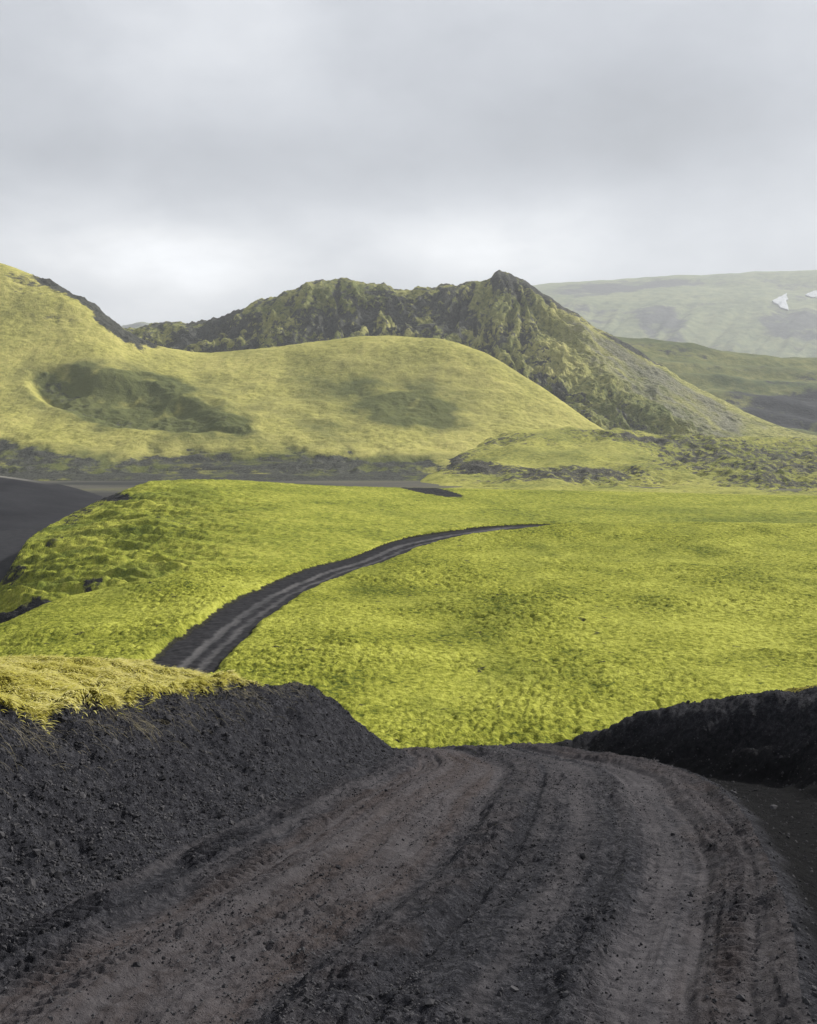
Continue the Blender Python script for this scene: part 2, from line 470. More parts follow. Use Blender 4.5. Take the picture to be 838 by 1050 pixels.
# loose stones (one uncountable scatter)
def ico():
    p = (1 + 5 ** .5) / 2
    v = np.array([(-1, p, 0), (1, p, 0), (-1, -p, 0), (1, -p, 0), (0, -1, p), (0, 1, p), (0, -1, -p), (0, 1, -p), (p, 0, -1), (p, 0, 1), (-p, 0, -1), (-p, 0, 1)], float)
    f = np.array([(0, 11, 5), (0, 5, 1), (0, 1, 7), (0, 7, 10), (0, 10, 11), (1, 5, 9), (5, 11, 4), (11, 10, 2), (10, 7, 6), (7, 1, 8), (3, 9, 4), (3, 4, 2), (3, 2, 6), (3, 6, 8), (3, 8, 9), (4, 9, 5), (2, 4, 11), (6, 2, 10), (8, 6, 7), (9, 8, 1)])
    return v / np.linalg.norm(v[0]), f


def scatter_stones():
    V, Fc = ico()
    N = 210000
    d = 2.6 + (17.5 - 2.6) * rng.random(N) ** 1.15
    u = rng.uniform(-0.46, 0.46, N)
    x = u * d; y = d
    z, at, tl_, tr_, tb_ = near_height(x, y)
    inroad = (tl_ < 0) & (tr_ < 0)
    p = np.where(inroad, 0.50 * (1 - 0.9 * at['rut']) * (0.30 + 0.70 * (fbm(x * .9, y * .5, 3, 61) > 0.0)), 0.85)
    p = np.where((~inroad) & (tr_ > 0), np.where(tb_ < 0.2, 0.10, 0.22), p) * (1 - at['turf'])
    keep = rng.random(N) < p
    x, y, z, inr = x[keep], y[keep], z[keep], inroad[keep]
    n = len(x)
    r = 0.003 + 0.008 * rng.random(n) ** 3 + (rng.random(n) < 0.010) * rng.random(n) * 0.018
    r *= np.where(inr, 0.8, 1.25)
    r = np.where((~inr) & (rng.random(n) < 0.006), r + rng.uniform(0.008, 0.026, n), r)
    vv = V[None] * (1 + rng.uniform(-0.32, 0.32, (n, 12, 1)))
    vv *= rng.uniform(0.65, 1.3, (n, 1, 3)) * r[:, None, None]
    a = rng.uniform(0, 6.283, n); b = rng.uniform(-.6, .6, n)
    ca, sa, cb, sb = np.cos(a), np.sin(a), np.cos(b), np.sin(b)
    X_ = vv[..., 0] * ca[:, None] - vv[..., 1] * sa[:, None]; Y_ = vv[..., 0] * sa[:, None] + vv[..., 1] * ca[:, None]; Z_ = vv[..., 2]
    Y2 = Y_ * cb[:, None] - Z_ * sb[:, None]; Z2 = Y_ * sb[:, None] + Z_ * cb[:, None]
    co = np.stack([X_ + x[:, None], Y2 + y[:, None], Z2 + (z + r * 0.25)[:, None]], -1).reshape(-1, 3)
    fi = (Fc[None] + (np.arange(n) * 12)[:, None, None]).reshape(-1)
    o = make_mesh('gravel', co, 3, fi, M_STONE, smooth=False)
    tag(o, 'loose black cinder stones strewn over the track and its banks', 'gravel', 'stuff')


scatter_stones()


def blades(name, x, y, z, L, ang, lift, width, mat, tint, droop, label, cat, seg=3):
    n = len(x)
    t = np.linspace(0, 1, seg + 1)
    dx, dy = np.cos(ang), np.sin(ang)
    px = x[:, None] + dx[:, None] * L[:, None] * t; py = y[:, None] + dy[:, None] * L[:, None] * t
    pz = z[:, None] + L[:, None] * (lift[:, None] * t - droop[:, None] * t * t)
    w = width[:, None] * (1 - t) ** 0.6
    ox, oy = -dy[:, None] * w, dx[:, None] * w
    A = np.stack([px - ox, py - oy, pz], -1); B = np.stack([px + ox, py + oy, pz + 0.0], -1)
    co = np.stack([A, B], 2).reshape(-1, 3)          # n,(seg+1),2
    base = (np.arange(n) * (seg + 1) * 2)[:, None]
    q = np.concatenate([base + np.array([2 * k, 2 * k + 1, 2 * k + 3, 2 * k + 2]) for k in range(seg)], 1).reshape(-1)
    o = make_mesh(name, co, 4, q, mat, {'tint': np.repeat(tint, (seg + 1) * 2)})
    return tag(o, label, cat, 'stuff')


def shaggy_moss():
    N = 260000
    y = 4.0 + 12.5 * rng.random(N) ** 0.9; x = np.interp(y, lk[:, 0], lk[:, 1]) - 1.2 - 5.2 * rng.random(N) ** 1.3
    ok = x / y > -0.62
    x, y = x[ok], y[ok]
    z, at, tl_, _, _ = near_height(x, y)
    k = rng.random(len(x)) < at['turf'] * 1.0 - 0.05
    x, y, z, tl_ = x[k], y[k], z[k], tl_[k]; n = len(x)
    flow = 0.5 * fbm(x * 1.1, y * 1.1, 2, 83)
    ang = -0.25 + flow * 2.6 + rng.normal(0, 0.7, n)
    L = rng.uniform(0.03, 0.115, n)
    blades('moss', x, y, z - 0.005, L, ang, rng.uniform(0.25, 0.75, n), rng.uniform(0.004, 0.010, n), M_BLADE,
           np.clip(rng.normal(0.5, 0.22, n) + 0.3 * fbm(x * .7, y * .7, 2, 85), 0, 1), rng.uniform(0.3, 0.8, n),
           'shaggy yellow moss carpeting the top of the left cinder bank', 'moss')


def rootlets():
    N = 30000
    y = 4.2 + 12.5 * rng.random(N); x = np.interp(y, lk[:, 0], lk[:, 1]) - rng.uniform(0.6, 2.2, N)
    z, at, tl_, _, _ = near_height(x, y)
    p = np.exp(-((tl_ - 1.42) / 0.22) ** 2) * (0.35 + 0.65 * (fbm(x * 1.4, y * 1.4, 2, 91) > 0.1)) * 0.35
    k = (rng.random(N) < p) & (at['turf'] < 0.9)
    x, y, z = x[k], y[k], z[k]; n = len(x)
    blades('dry_rootlets', x, y, z + 0.01, rng.uniform(0.06, 0.22, n), rng.normal(-0.1, 0.6, n), rng.uniform(-0.1, 0.5, n),
           rng.uniform(0.0012, 0.0026, n), M_ROOT, rng.random(n), rng.uniform(0.5, 1.3, n),
           'dry pale rootlets hanging from the moss edge over the black bank face', 'rootlets', 4)


shaggy_moss(); rootlets()

# ------------------------------------------------------------------ moss plain with the far track
A = [(-700, [(929, 36), (800, 50), (780, 58), (765, 68), (760, 78), (755, 90), (770, 105), (800, 120)]),
     (-150, [(929, 36), (775, 50), (742, 58), (720, 66), (705, 75), (692, 84), (705, 98), (745, 110)]),
     (0, [(929, 36), (772, 50), (722, 60), (690, 70), (662, 82), (642, 92), (652, 106), (690, 120)]),
     (50, [(929, 36), (772, 50), (716, 61), (678, 72), (645, 85), (622, 98), (630, 114), (665, 130)]),
     (140, [(929, 36), (770, 50), (706, 63), (662, 76), (626, 92), (602, 107), (609, 124), (640, 142)]),
     (215, [(929, 36), (770, 50), (700, 65), (650, 79), (611, 98), (587, 114), (593, 131), (618, 150)]),
     (345, [(929, 36), (770, 50), (690, 67), (635, 84), (596, 106), (574, 123), (579, 141), (602, 163)]),
     (420, [(929, 36), (770, 50), (688, 68), (627, 89), (579, 117), (550, 139), (556, 158), (580, 182)]),
     (555, [(929, 36), (770, 50), (688, 68), (621, 92), (571, 121), (536.5, 150), (543, 172), (570, 198)]),
     (838, [(929, 36), (770, 50), (688, 68), (620, 92), (571, 122), (538.5, 152), (544, 175), (568, 200)]),
     (1500, [(929, 36), (770, 50), (688, 68), (620, 92), (571, 122), (541, 152), (546, 175), (570, 200)])]
pxs = columns_px(-700, 1500, 1.3, 1.07)
PX, PY, X, Y, Z = layer(A, pxs, [30, 70, 170, 170, 170, 160, 30, 20])if False else layer(A, pxs, [26, 90, 170, 170, 150, 40, 20])
LE = np.array([(533.0, 640), (536, 560), (539, 470), (549, 420), (557, 386), (566, 366), (574, 346), (580, 322), (590, 294), (615, 240), (650, 190), (685, 141), (720, 95), (780, 10), (800, -20)])
RE = np.array([(534.0, 641), (539.5, 562), (546.5, 495), (554, 450), (562, 422), (570, 404), (577, 388), (584, 362), (606, 308), (640, 260), (688, 214), (720, 185), (780, 130), (800, 115)])
jit = F / np.maximum(Y, 40)
pl = np.interp(PY, LE[:, 0], LE[:, 1]) + jit * (0.35 * perlin(Y * 0.35, Y * 0 + 2.2, 31) + 0.22 * perlin(X * 1.1, Y * 1.1, 33))
pr = np.interp(PY, RE[:, 0], RE[:, 1]) + jit * (0.35 * perlin(Y * 0.3, Y * 0 + 8.2, 32) + 0.22 * perlin(X * 1.1, Y * 1.1, 34))
pr = np.maximum(pr, pl + 2)
front = np.arange(PX.shape[0])[:, None] < (26 + 90 + 170 + 170 + 150 + 4)
cr = np.clip((PX - pl) / np.maximum(pr - pl, 1), -3, 4)
width_m = (pr - pl) / F * Y
dm = np.where(cr < 0, -cr, np.where(cr > 1, cr - 1, 0)) * width_m          # metres from the track edge
valid = (PY > 533.5) & (PY < 775) & front
dm = np.where(valid, dm, 99)
inroad = dm <= 0.0
bare = np.clip(1.15 - dm / 0.45, 0, 1)
und = fbm(X * 0.045, Y * 0.045, 4, 101)
Zb = Z.copy()
far_fade = 1 - 0.35 * sstep(90, 150, Y)
wx, wy = X + 0.5 * perlin(X * .5, Y * .5, 7), Y + 0.5 * perlin(X * .5 + 9, Y * .5, 8)
bump = 0.10 * lumps(wx * 1.15, wy * 0.72, 103) + 0.17 * lumps(wx * 2.6, wy * 1.5, 104) + 0.09 * lumps(X * 5.2, Y * 3.0, 106) + 0.10 * fbm(X * 1.2, Y * 1.2, 3, 105)
bump *= 0.55 + 0.9 * sstep(-0.5, 0.6, fbm(X * 0.07, Y * 0.07, 3, 107))
offroad = sstep(0.0, 1.0, dm)
Z = Z + 0.45 * und * sstep(0.0, 4.0, dm) * sstep(48, 60, Y) * (1 - sstep(120, 140, Y)) + bump * far_fade * offroad
cut = 0.28 * (1 - sstep(0.0, 0.7, dm))
Z = Z - cut
prof = -0.10 * np.exp(-((cr - .5) / .07) ** 2) - 0.10 * np.exp(-((cr - .74) / .07) ** 2)
Z = Z + np.where(inroad, prof, 0) * 0.7 + np.where(inroad, 0.04 * fbm(X * 1.5, Y * 1.5, 3, 109), 0)
bare = np.maximum(bare, 0.52 * sstep(0.40, 0.95, fbm(X * 0.55, Y * 0.9, 4, 111)) * offroad)
lush_shade = 0.45 * sstep(0.05, 0.85, fbm(X * 0.10, Y * 0.05, 5, 113, .6)) + 0.5 * blobs(PX, PY, [(620, 566, 150, 12, 3, 1), (460, 620, 110, 16, 6, 1), (60, 640, 120, 20, -20, .8)]) * (0.5 + 0.5 * fbm(X * .3, Y * .3, 3, 114))
rutA = (1.0 * np.exp(-((cr - .50) / .10) ** 2) + 0.8 * np.exp(-((cr - .78) / .09) ** 2)) * inroad
fin = fm(inroad.astype(float)) > 0.5
at = dict(bare=bare, lush_shade=np.clip(lush_shade, 0, 1))
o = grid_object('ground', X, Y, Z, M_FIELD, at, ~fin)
tag(o, 'bright yellow-green moss plain with tussocks on either side of the far track', 'moss field')
o = grid_object('road', X, Y, Z, M_ROAD, dict(rut=rutA), fin)
tag(o, 'distant black track curving across the bright moss plain', 'dirt road')

# ------------------------------------------------------------------ second moss field and its escarpment
B = [(-220, [(780, 95), (760, 100), (752, 106), (748, 115), (745, 120), (755, 125), (790, 132)]),
     (-60, [(730, 100), (700, 108), (690, 115), (682, 125), (672, 135), (700, 142), (740, 148)]),
     (0, [(710, 106), (664, 117), (644, 127), (624, 142), (602, 165), (640, 178), (690, 186)]),
     (30, [(700, 110), (646, 124), (618, 139), (586, 162), (556, 192), (585, 208), (640, 216)]),
     (65, [(690, 115), (630, 130), (594, 150), (560, 182), (534, 224), (560, 242), (610, 252)]),
     (120, [(670, 122), (616, 138), (572, 165), (535, 206), (508, 256), (524, 276), (565, 290)]),
     (160, [(655, 128), (605, 143), (562, 172), (527, 212), (495, 265), (503, 300), (530, 330)]),
     (215, [(640, 134), (592, 150), (552, 181), (521, 222), (493, 272), (500, 310), (522, 350)]),
     (345, [(610, 150), (566, 173), (533, 212), (512, 250), (499, 292), (504, 332), (520, 380)]),
     (480, [(575, 182), (543, 212), (526, 240), (512, 270), (502, 305), (506, 340), (520, 390)]),
     (600, [(565, 195), (539, 222), (526, 245), (514, 275), (504, 305), (508, 340), (520, 390)]),
     (838, [(565, 195), (541, 222), (528, 245), (518, 275), (509, 305), (513, 340), (524, 390)]),
     (1500, [(570, 195), (545, 222), (532, 245), (521, 275), (512, 305), (516, 340), (527, 390)])]
pxs = columns_px(-220, 1500, 1.6, 1.07)
PX, PY, X, Y, Z = layer(B, pxs, [50, 90, 90, 90, 40, 30])
left = 1 - sstep(90, 330, PX)
rib = ridged(X * 0.05 + Y * 0.085, (Y - X) * 0.015, 3, 121)
front = sstep(0.3, 1.0, np.arange(PX.shape[0])[:, None] / 90.0) * (1 - sstep(230, 320, np.arange(PX.shape[0])[:, None]))
rib2 = ridged(X * 0.12 + Y * 0.19, (Y - X) * 0.02, 3, 122)
Z = Z + left * front * ((rib - 1.0) * 1.5 + 0.6 * (rib2 - 1.0))
sw = np.exp(-((PY - (560 + (PX - 110) * -0.13)) / 9.0) ** 2) * left
Z = Z + (0.45 * lumps(X * 0.5, Y * 0.36, 123) + 0.30 * fbm(X * .5, Y * .5, 4, 124)) * (0.45 + 0.65 * left)
bare = blobs(PX, PY, [(96, 602, 16, 8, -28, .55), (112, 512, 26, 6, 0, .8), (85, 527, 34, 6, -30, .5),
                      (20, 634, 40, 12, -22, 1.0), (172, 534, 40, 5, 8, .36), (60, 556, 20, 5, -30, .45), (10, 592, 22, 7, -30, .6)])
trk = blobs(PX, PY, [(440, 503.5, 38, 4.0, 10, 1.0)])
bare = np.maximum(bare, trk * 1.3)
edge = left * (1 - sstep(0, 10, PY - np.interp(PX, [c[0] for c in B], [c[1][4][0] for c in B]))) * 0.35
bare = np.maximum(bare, edge)
wheel = (np.exp(-((PX - 538 - (PY - 512) * .25) / 1.3) ** 2) + np.exp(-((PX - 546 - (PY - 512) * .25) / 1.3) ** 2)) * (PY > 503) * (PY < 521)
lush_shade = np.clip(left * 0.9 * sstep(-0.15, 0.7, fbm(X * 0.05, Y * 0.07, 4, 127)) + blobs(PX, PY, [(800, 535, 120, 5, 1, .8), (700, 524, 160, 4, 2, .5), (440, 530, 100, 4, 4, .4)]) * 0.8 - wheel, 0, 1)
o = grid_object('ground', X, Y, Z, M_FIELDB, dict(bare=bare, lush_shade=lush_shade))
tag(o, 'second moss field rising behind the first, with a steep ribbed edge above black sand', 'moss field')

# ------------------------------------------------------------------ black sand mound by the river flat
S = [(-900, [(560, 230), (525, 290), (495, 360), (478, 430), (484, 480), (500, 540)]),
     (-200, [(566, 230), (530, 290), (498, 360), (481, 430), (487, 480), (500, 530)]),
     (0, [(568, 230), (536, 290), (506, 360), (488, 430), (493, 480), (503, 520)]),
     (60, [(570, 230), (541, 290), (515, 360), (497, 430), (501, 480), (508, 520)]),
     (115, [(575, 230), (546, 290), (524, 360), (510, 430), (509, 480), (514, 520)]),
     (180, [(580, 230), (555, 290), (535, 360), (520, 430), (516, 480), (520, 520)])]
PX, PY, X, Y, Z = layer(S, columns_px(-900, 180, 3, 1.07), [20, 30, 30, 20, 14])
Z += 0.25 * fbm(X * .05, Y * .05, 4, 131)
rim = np.exp(-((PY - np.interp(PX, [c[0] for c in S], [c[1][3][0] for c in S])) / 1.2) ** 2) * (PX < 60) * np.clip(1 - PX / 60, 0, 1) * (np.arange(PX.shape[0])[:, None] > 72)
o = grid_object('ground', X, Y, Z, M_SAND, dict(lush_shade=np.clip(rim, 0, 1) * 0.0 + 0 * rim + 0.9 * np.clip(rim, 0, 1)))
tag(o, 'smooth black sand mound at the left, in front of the river flat', 'sand mound')

# ------------------------------------------------------------------ hills
H = [(-700, [(496, 532), (450, 640), (405, 720), (310, 830), (215, 940), (228, 1020), (300, 1120)]),
     (-200, [(496, 532), (450, 640), (408, 715), (320, 815), (228, 920), (240, 1000), (300, 1100)]),
     (0, [(496, 532), (453, 632), (418, 695), (346, 795), (270, 900), (285, 980), (340, 1080)]),
     (40, [(496, 532), (455, 630), (422, 690), (355, 785), (285, 890), (300, 970), (350, 1070)]),
     (80, [(496, 532), (458, 628), (424, 684), (362, 772), (304, 872), (318, 945), (365, 1040)]),
     (105, [(496, 532), (460, 628), (426, 680), (368, 765), (321, 862), (332, 930), (375, 1010)]),
     (130, [(496, 532), (461, 626), (428, 676), (380, 756), (341, 850), (350, 910), (390, 985)]),
     (160, [(496, 532), (463, 624), (430, 672), (392, 746), (354, 838), (362, 890), (400, 960)]),
     (212, [(496, 532), (464, 622), (432, 670), (397, 744), (362, 832), (370, 884), (405, 955)]),
     (262, [(496, 532), (464, 620), (434, 670), (397, 746), (358, 832), (366, 886), (402, 955)]),
     (330, [(496, 532), (465, 618), (436, 670), (394, 750), (350, 834), (358, 890), (400, 960)]),
     (385, [(496, 532), (466, 618), (438, 668), (392, 750), (345, 834), (354, 890), (400, 960)]),
     (440, [(496, 532), (467, 618), (442, 665), (396, 744), (347, 826), (356, 884), (400, 950)]),
     (480, [(496, 532), (468, 618), (446, 660), (402, 736), (355, 810), (365, 864), (405, 926)]),
     (540, [(496, 532), (471, 618), (454, 652), (424, 712), (388, 780), (400, 828), (440, 880)]),
     (580, [(496, 532), (475, 616), (461, 646), (440, 696), (414, 750), (425, 794), (455, 840)]),
     (615, [(496, 532), (480, 614), (468, 640), (453, 682), (438, 722), (448, 762), (470, 800)]),
     (690, [(504, 590), (494, 610), (486, 640), (478, 670), (472, 700), (478, 740), (492, 780)])]
PX, PY, X, Y, Z = layer(H, columns_px(-700, 690, 1.7, 1.07), [40, 60, 100, 110, 40, 24])
hollow = blobs(PX, PY, [(70, 398, 40, 20, 12, 1), (120, 412, 70, 22, 12, 1), (175, 425, 48, 16, 10, .8)])
Z -= 9.0 * hollow
scar_shade = blobs(PX, PY, [(62, 393, 30, 13, 20, .75), (85, 410, 46, 16, 28, .62), (125, 427, 46, 11, 10, .62), (110, 400, 60, 24, 10, .40), (150, 395, 50, 16, 15, .45),  # bare broken ground, plus shade painted into the hollow and mound side
                      (190, 428, 40, 10, 5, .55), (235, 437, 30, 7, 10, .62), (420, 420, 55, 22, 8, .42), (340, 385, 60, 30, 0, .25),
                      (440, 395, 70, 30, 20, .22), (215, 415, 50, 14, 20, .42)])
top_l = np.exp(-((PY - np.interp(PX, [c[0] for c in H], [c[1][4][0] for c in H])) / 7.0) ** 2)
crag = top_l * np.clip(sstep(15, 50, PX) * (1 - sstep(150, 175, PX)), 0, 1) * 0.95
crag = np.maximum(crag, blobs(PX, PY, [(120, 338, 40, 9, 38, .85), (25, 287, 30, 7, 15, .5), (55, 325, 22, 4, 5, .38), (30, 300, 30, 5, 5, .38)]))
rim0 = top_l * (PX > 250) * 0.0
cl = np.interp(PX, [-700, 0, 60, 130, 160, 300, 330, 430, 480, 700], [452, 452, 462, 470, 458, 458, 464, 464, 482, 500]) + 6 * fbm(PX * 0.012, PX * 0 + 1.7, 2, 141) + 6 * fbm(PX * 0.03, PY * 0.09, 4, 142)
cliff = sstep(-5, 7, PY - cl)
low = sstep(480, 488, PY)
cliff_b = cliff * (0.63 + 0.40 * fbm(PX * 0.022, PY * 0.10, 4, 143)) + 0.12 * low
Z += (1.6 * fbm(X * .035, Y * .035, 4, 145) + 0.6 * lumps(X * 0.12, Y * 0.12, 146)) * sstep(470, 455, PY) * (1 - top_l * 0.5)
Z += np.clip(scar_shade * 1.6, 0, 1) * 1.8 * ridged(X * .05, Y * .05, 4, 147) * sstep(.2, .5, scar_shade + .1 * fbm(X * .05, Y * .05, 3, 148))
Z += crag * 3.0 * fbm(X * .06, Y * .06, 4, 149, .6)
Z += cliff * (1 - low) * (1.3 * ridged(X * .05 + 3 * perlin(X * .01, Y * .01, 9), Y * .05, 4, 150) - 3.0)
bare = np.clip(np.maximum.reduce([scar_shade * 0.56, crag, cliff_b]), 0, 1.2)
lush_shade = np.clip(1.3 * blobs(PX, PY, [(130, 415, 120, 40, 12, .9), (260, 440, 140, 22, 5, .6), (420, 420, 80, 30, 8, .7), (330, 478, 200, 16, 0, .8), (60, 470, 100, 18, 5, .7)])  # greener moss, with the hollow's and mound's shade painted in as dark green
               * (0.45 + 0.8 * fbm(X * .03, Y * .03, 4, 151)) + cliff * 0.75 + 1.1 * scar_shade + 0.9 * blobs(PX, PY, [(120, 405, 95, 30, 12, .85), (205, 432, 60, 14, 12, .8), (415, 424, 70, 20, 6, .6), (470, 405, 70, 26, 25, .2), (345, 395, 60, 24, 0, .3), (240, 400, 50, 14, 20, .4)]) * (0.55 + 0.9 * fbm(X * .04, Y * .04, 5, 153, .6)) + 0.25 * sstep(0.1, 0.9, fbm(X * .012, Y * .012, 4, 152)), 0, 1)
o = grid_object('hill', X, Y, Z, M_HILL, dict(bare=bare, lush_shade=lush_shade))
tag(o, 'rounded olive moss hill with a dark hollow at the left and low black cliffs along its foot', 'hill')

# rugged ridge with the pointed peak
cr_px = [-200, 60, 130, 160, 180, 200, 215, 240, 262, 285, 300, 318, 333, 350, 370, 395, 420, 440, 460, 480, 495, 505, 512, 522, 535, 560, 590, 620, 650, 680, 700, 730, 760, 790, 820, 870, 1000]
cr_py = [372, 352, 337, 333, 330, 331, 328, 320, 311, 303, 297, 291, 287, 287, 289, 293, 297, 295, 291, 291, 289, 283, 277.5, 279.5, 288, 303, 321, 340, 357, 376, 389, 405, 420, 433, 443, 452, 472]
cols = []
for p, y in zip(cr_px, cr_py):
    cd = np.interp(p, [-200, 520, 700, 820, 1000], [1120, 1090, 960, 860, 830])
    by = np.interp(p, [0, 450, 600, 1000], [425, 430, 466, 478]); bd = np.interp(p, [0, 450, 600, 1000], [880, 850, 745, 740])
    by = max(by, y + 8)
    st = [(by, bd)]
    for f, g in ((.22, .2), (.5, .47), (.78, .75)):
        st.append((by + (y - by) * f, bd + (cd - bd) * g))
    st += [(y, cd), (y + 10, cd + 70), (y + 60, cd + 220)]
    cols.append((p, st))
PX, PY, X, Y, Z = layer(cols, columns_px(-200, 1000, 1.6, 1.07), [50, 90, 90, 90, 36, 24])
row = np.arange(PX.shape[0])[:, None]
crest_y = np.interp(PX, cr_px, cr_py)
below = PY - crest_y
toe = sstep(700, 800, PX) + sstep(0, 1, (PY - 430) / 30.0) * (PX > 560)
flank = sstep(545, 640, PX) * (1 - sstep(28, 62, below + 5 * fbm(X * .02, Y * .02, 3, 170))) * sstep(1, 5, below)
soft = np.maximum(np.clip(toe, 0, 1), 0.85 * flank)
# spurs run down the face: gullies follow the fall line
gx = (PX - 515) * 0.030 + (PY - 280) * 0.012 * np.sign(PX - 515) * -1 + fbm(X * .012, Y * .012, 4, 160, .6) * 1.6
th1 = np.arctan2(PX - 517, np.maximum(PY - 245, 5)); th2 = np.arctan2(PX - 338, np.maximum(PY - 235, 5))
wpk = sstep(400, 460, PX)
wsp = 0.75 * fbm(X * .012, Y * .012, 4, 160, .6)
spur = (1 - wpk) * ridged(th2 * 4.5 + 20 + wsp, PY * 0.010, 4, 159, .55) + wpk * ridged(th1 * 5.5 + wsp, PY * 0.010, 4, 161, .55)
crest_k = sstep(0, 14, below)
wq = fbm(X * .01, Y * .01, 3, 167); wr = fbm(X * .01 + 7, Y * .01, 3, 168)
Z += (1 - 0.85 * soft) * crest_k * (8.0 * (spur - 1.1) + 5.5 * (ridged(X * .018 + .35 * wq, Y * .013 + .35 * wr, 5, 162, .55) - 1.2) + 2.6 * fbm(X * .07, Y * .07, 4, 163, .6))
Z += (1 - soft) * (1 - crest_k) * (3.2 - 1.2 * sstep(505, 540, PX)) * fbm(X * .055, Y * .02, 4, 164, .65)
gully = -1.0 * (spur - 1.1)
moss_tri = blobs(PX, PY, [(592, 352, 34, 44, 12, 1), (575, 332, 26, 18, 30, .9), (605, 395, 26, 32, 20, .7), (720, 400, 60, 14, 28, 1), (790, 437, 60, 9, 8, 1)])
bare = 0.46 + 0.34 * gully + 0.30 * fbm(X * .03, Y * .03, 4, 165)
bare += blobs(PX, PY, [(517, 288, 16, 9, 20, .5), (445, 318, 50, 22, -30, .3), (560, 395, 30, 8, 40, .3), (655, 385, 46, 20, 38, .12),
                       (230, 335, 50, 14, -12, .3), (370, 320, 60, 14, -8, .25), (590, 408, 30, 6, 38, .6)])
bare += 0.40 * np.exp(-((below - 1) / 3.0) ** 2) * sstep(520, 545, PX) * (1 - sstep(715, 750, PX))
bare -= 0.25 * sstep(600, 700, PX) * sstep(8, 20, below) + moss_tri * 0.55 + 0.18 * blobs(PX, PY, [(320, 303, 60, 10, -12, 1), (480, 300, 20, 12, -30, 1), (540, 320, 30, 20, 20, 1)])
bare = bare * (1 - .5 * soft)
lush_shade = np.clip(0.35 + 0.6 * fbm(X * .02, Y * .02, 3, 166) + blobs(PX, PY, [(650, 420, 60, 22, 10, .6)]) - moss_tri * 0.8, 0, 1)
flank = flank * (1 - sstep(745, 790, PX))
scree = np.clip(blobs(PX, PY, [(668, 376, 66, 10, 33, 1), (735, 412, 64, 9, 27, 1), (690, 402, 60, 16, 30, .6), (605, 336, 50, 7, 34, .9)]) * (0.7 + .5 * fbm(X * .03, Y * .03, 3, 169)), 0, 1)
fall = fbm((PX * 0.55 - PY * 0.85) * 0.16, (PX * 0.85 + PY * 0.55) * 0.02, 4, 171)
scree = np.maximum(scree, flank * (0.62 + 0.45 * fall)) * sstep(2.5, 6, below)
bare -= 0.35 * scree
o = grid_object('mountain', X, Y, Z, M_RUGGED, dict(bare=np.clip(bare - 0.25 * flank, 0, 1.2), lush_shade=lush_shade * (1 - 0.4 * flank), scree=scree))
tag(o, 'rugged dark ridge rising to a single pointed peak, moss between its rock spurs', 'mountain')

# hummocky lava apron in front of the peak
P_ = [(330, [(530, 400), (518, 450), (510, 520), (503, 590), (500, 650), (503, 690), (512, 740)]),
      (400, [(518, 330), (510, 450), (504, 520), (497, 590), (490, 650), (493, 690), (500, 740)]),
     (455, [(513, 330), (505, 450), (493, 520), (479, 590), (463, 655), (465, 695), (480, 750)]),
     (530, [(510, 330), (502, 450), (486, 520), (466, 590), (446, 655), (448, 695), (468, 750)]),
      (620, [(510, 330), (502, 450), (486, 520), (464, 590), (441, 660), (443, 700), (462, 760)]),
      (720, [(509, 330), (501, 450), (487, 520), (470, 595), (448, 680), (449, 730), (462, 790)]),
      (838, [(509, 330), (501, 450), (487, 520), (474, 600), (453, 700), (452, 760), (460, 820)]),
      (1500, [(509, 330), (501, 450), (487, 520), (474, 600), (455, 700), (455, 760), (465, 820)])]
PX, PY, X, Y, Z = layer(P_, columns_px(330, 1500, 1.7, 1.07), [30, 80, 90, 80, 24, 16])
k = sstep(400, 470, PX)
rough_p = blobs(PX, PY, [(760, 475, 110, 24, 5, 1), (600, 488, 110, 10, 2, .8), (470, 478, 60, 12, 4, .7), (500, 452, 60, 6, -3, .5), (700, 452, 120, 8, 4, .9), (820, 480, 80, 30, 0, .9)])
Z += k * sstep(335, 430, Y) * (3.0 * fbm(X * .022, Y * .016, 3, 171) + rough_p * (2.2 * (ridged(X * .06, Y * .04, 4, 172) - 1.1)) + 0.5 * lumps(X * .15, Y * .1, 173))
st = fbm(X * .006, Y * .03, 4, 175)
bare = np.clip(0.15 + 0.30 * st + 0.42 * rough_p + blobs(PX, PY, [(470, 478, 50, 7, 3, .4), (560, 491, 90, 5, -2, .4), (445, 459, 40, 4, -4, .5), (660, 448, 30, 4, 5, .4)]), 0, 1.1)
lush_shade = np.clip(0.2 + 0.5 * fbm(X * .03, Y * .03, 3, 176) + 0.4 * rough_p, 0, 1)
o = grid_object('ground', X, Y, Z, M_APRON, dict(bare=bare, lush_shade=lush_shade))
tag(o, 'hummocky strip of lava and moss below the pointed peak', 'lava field')

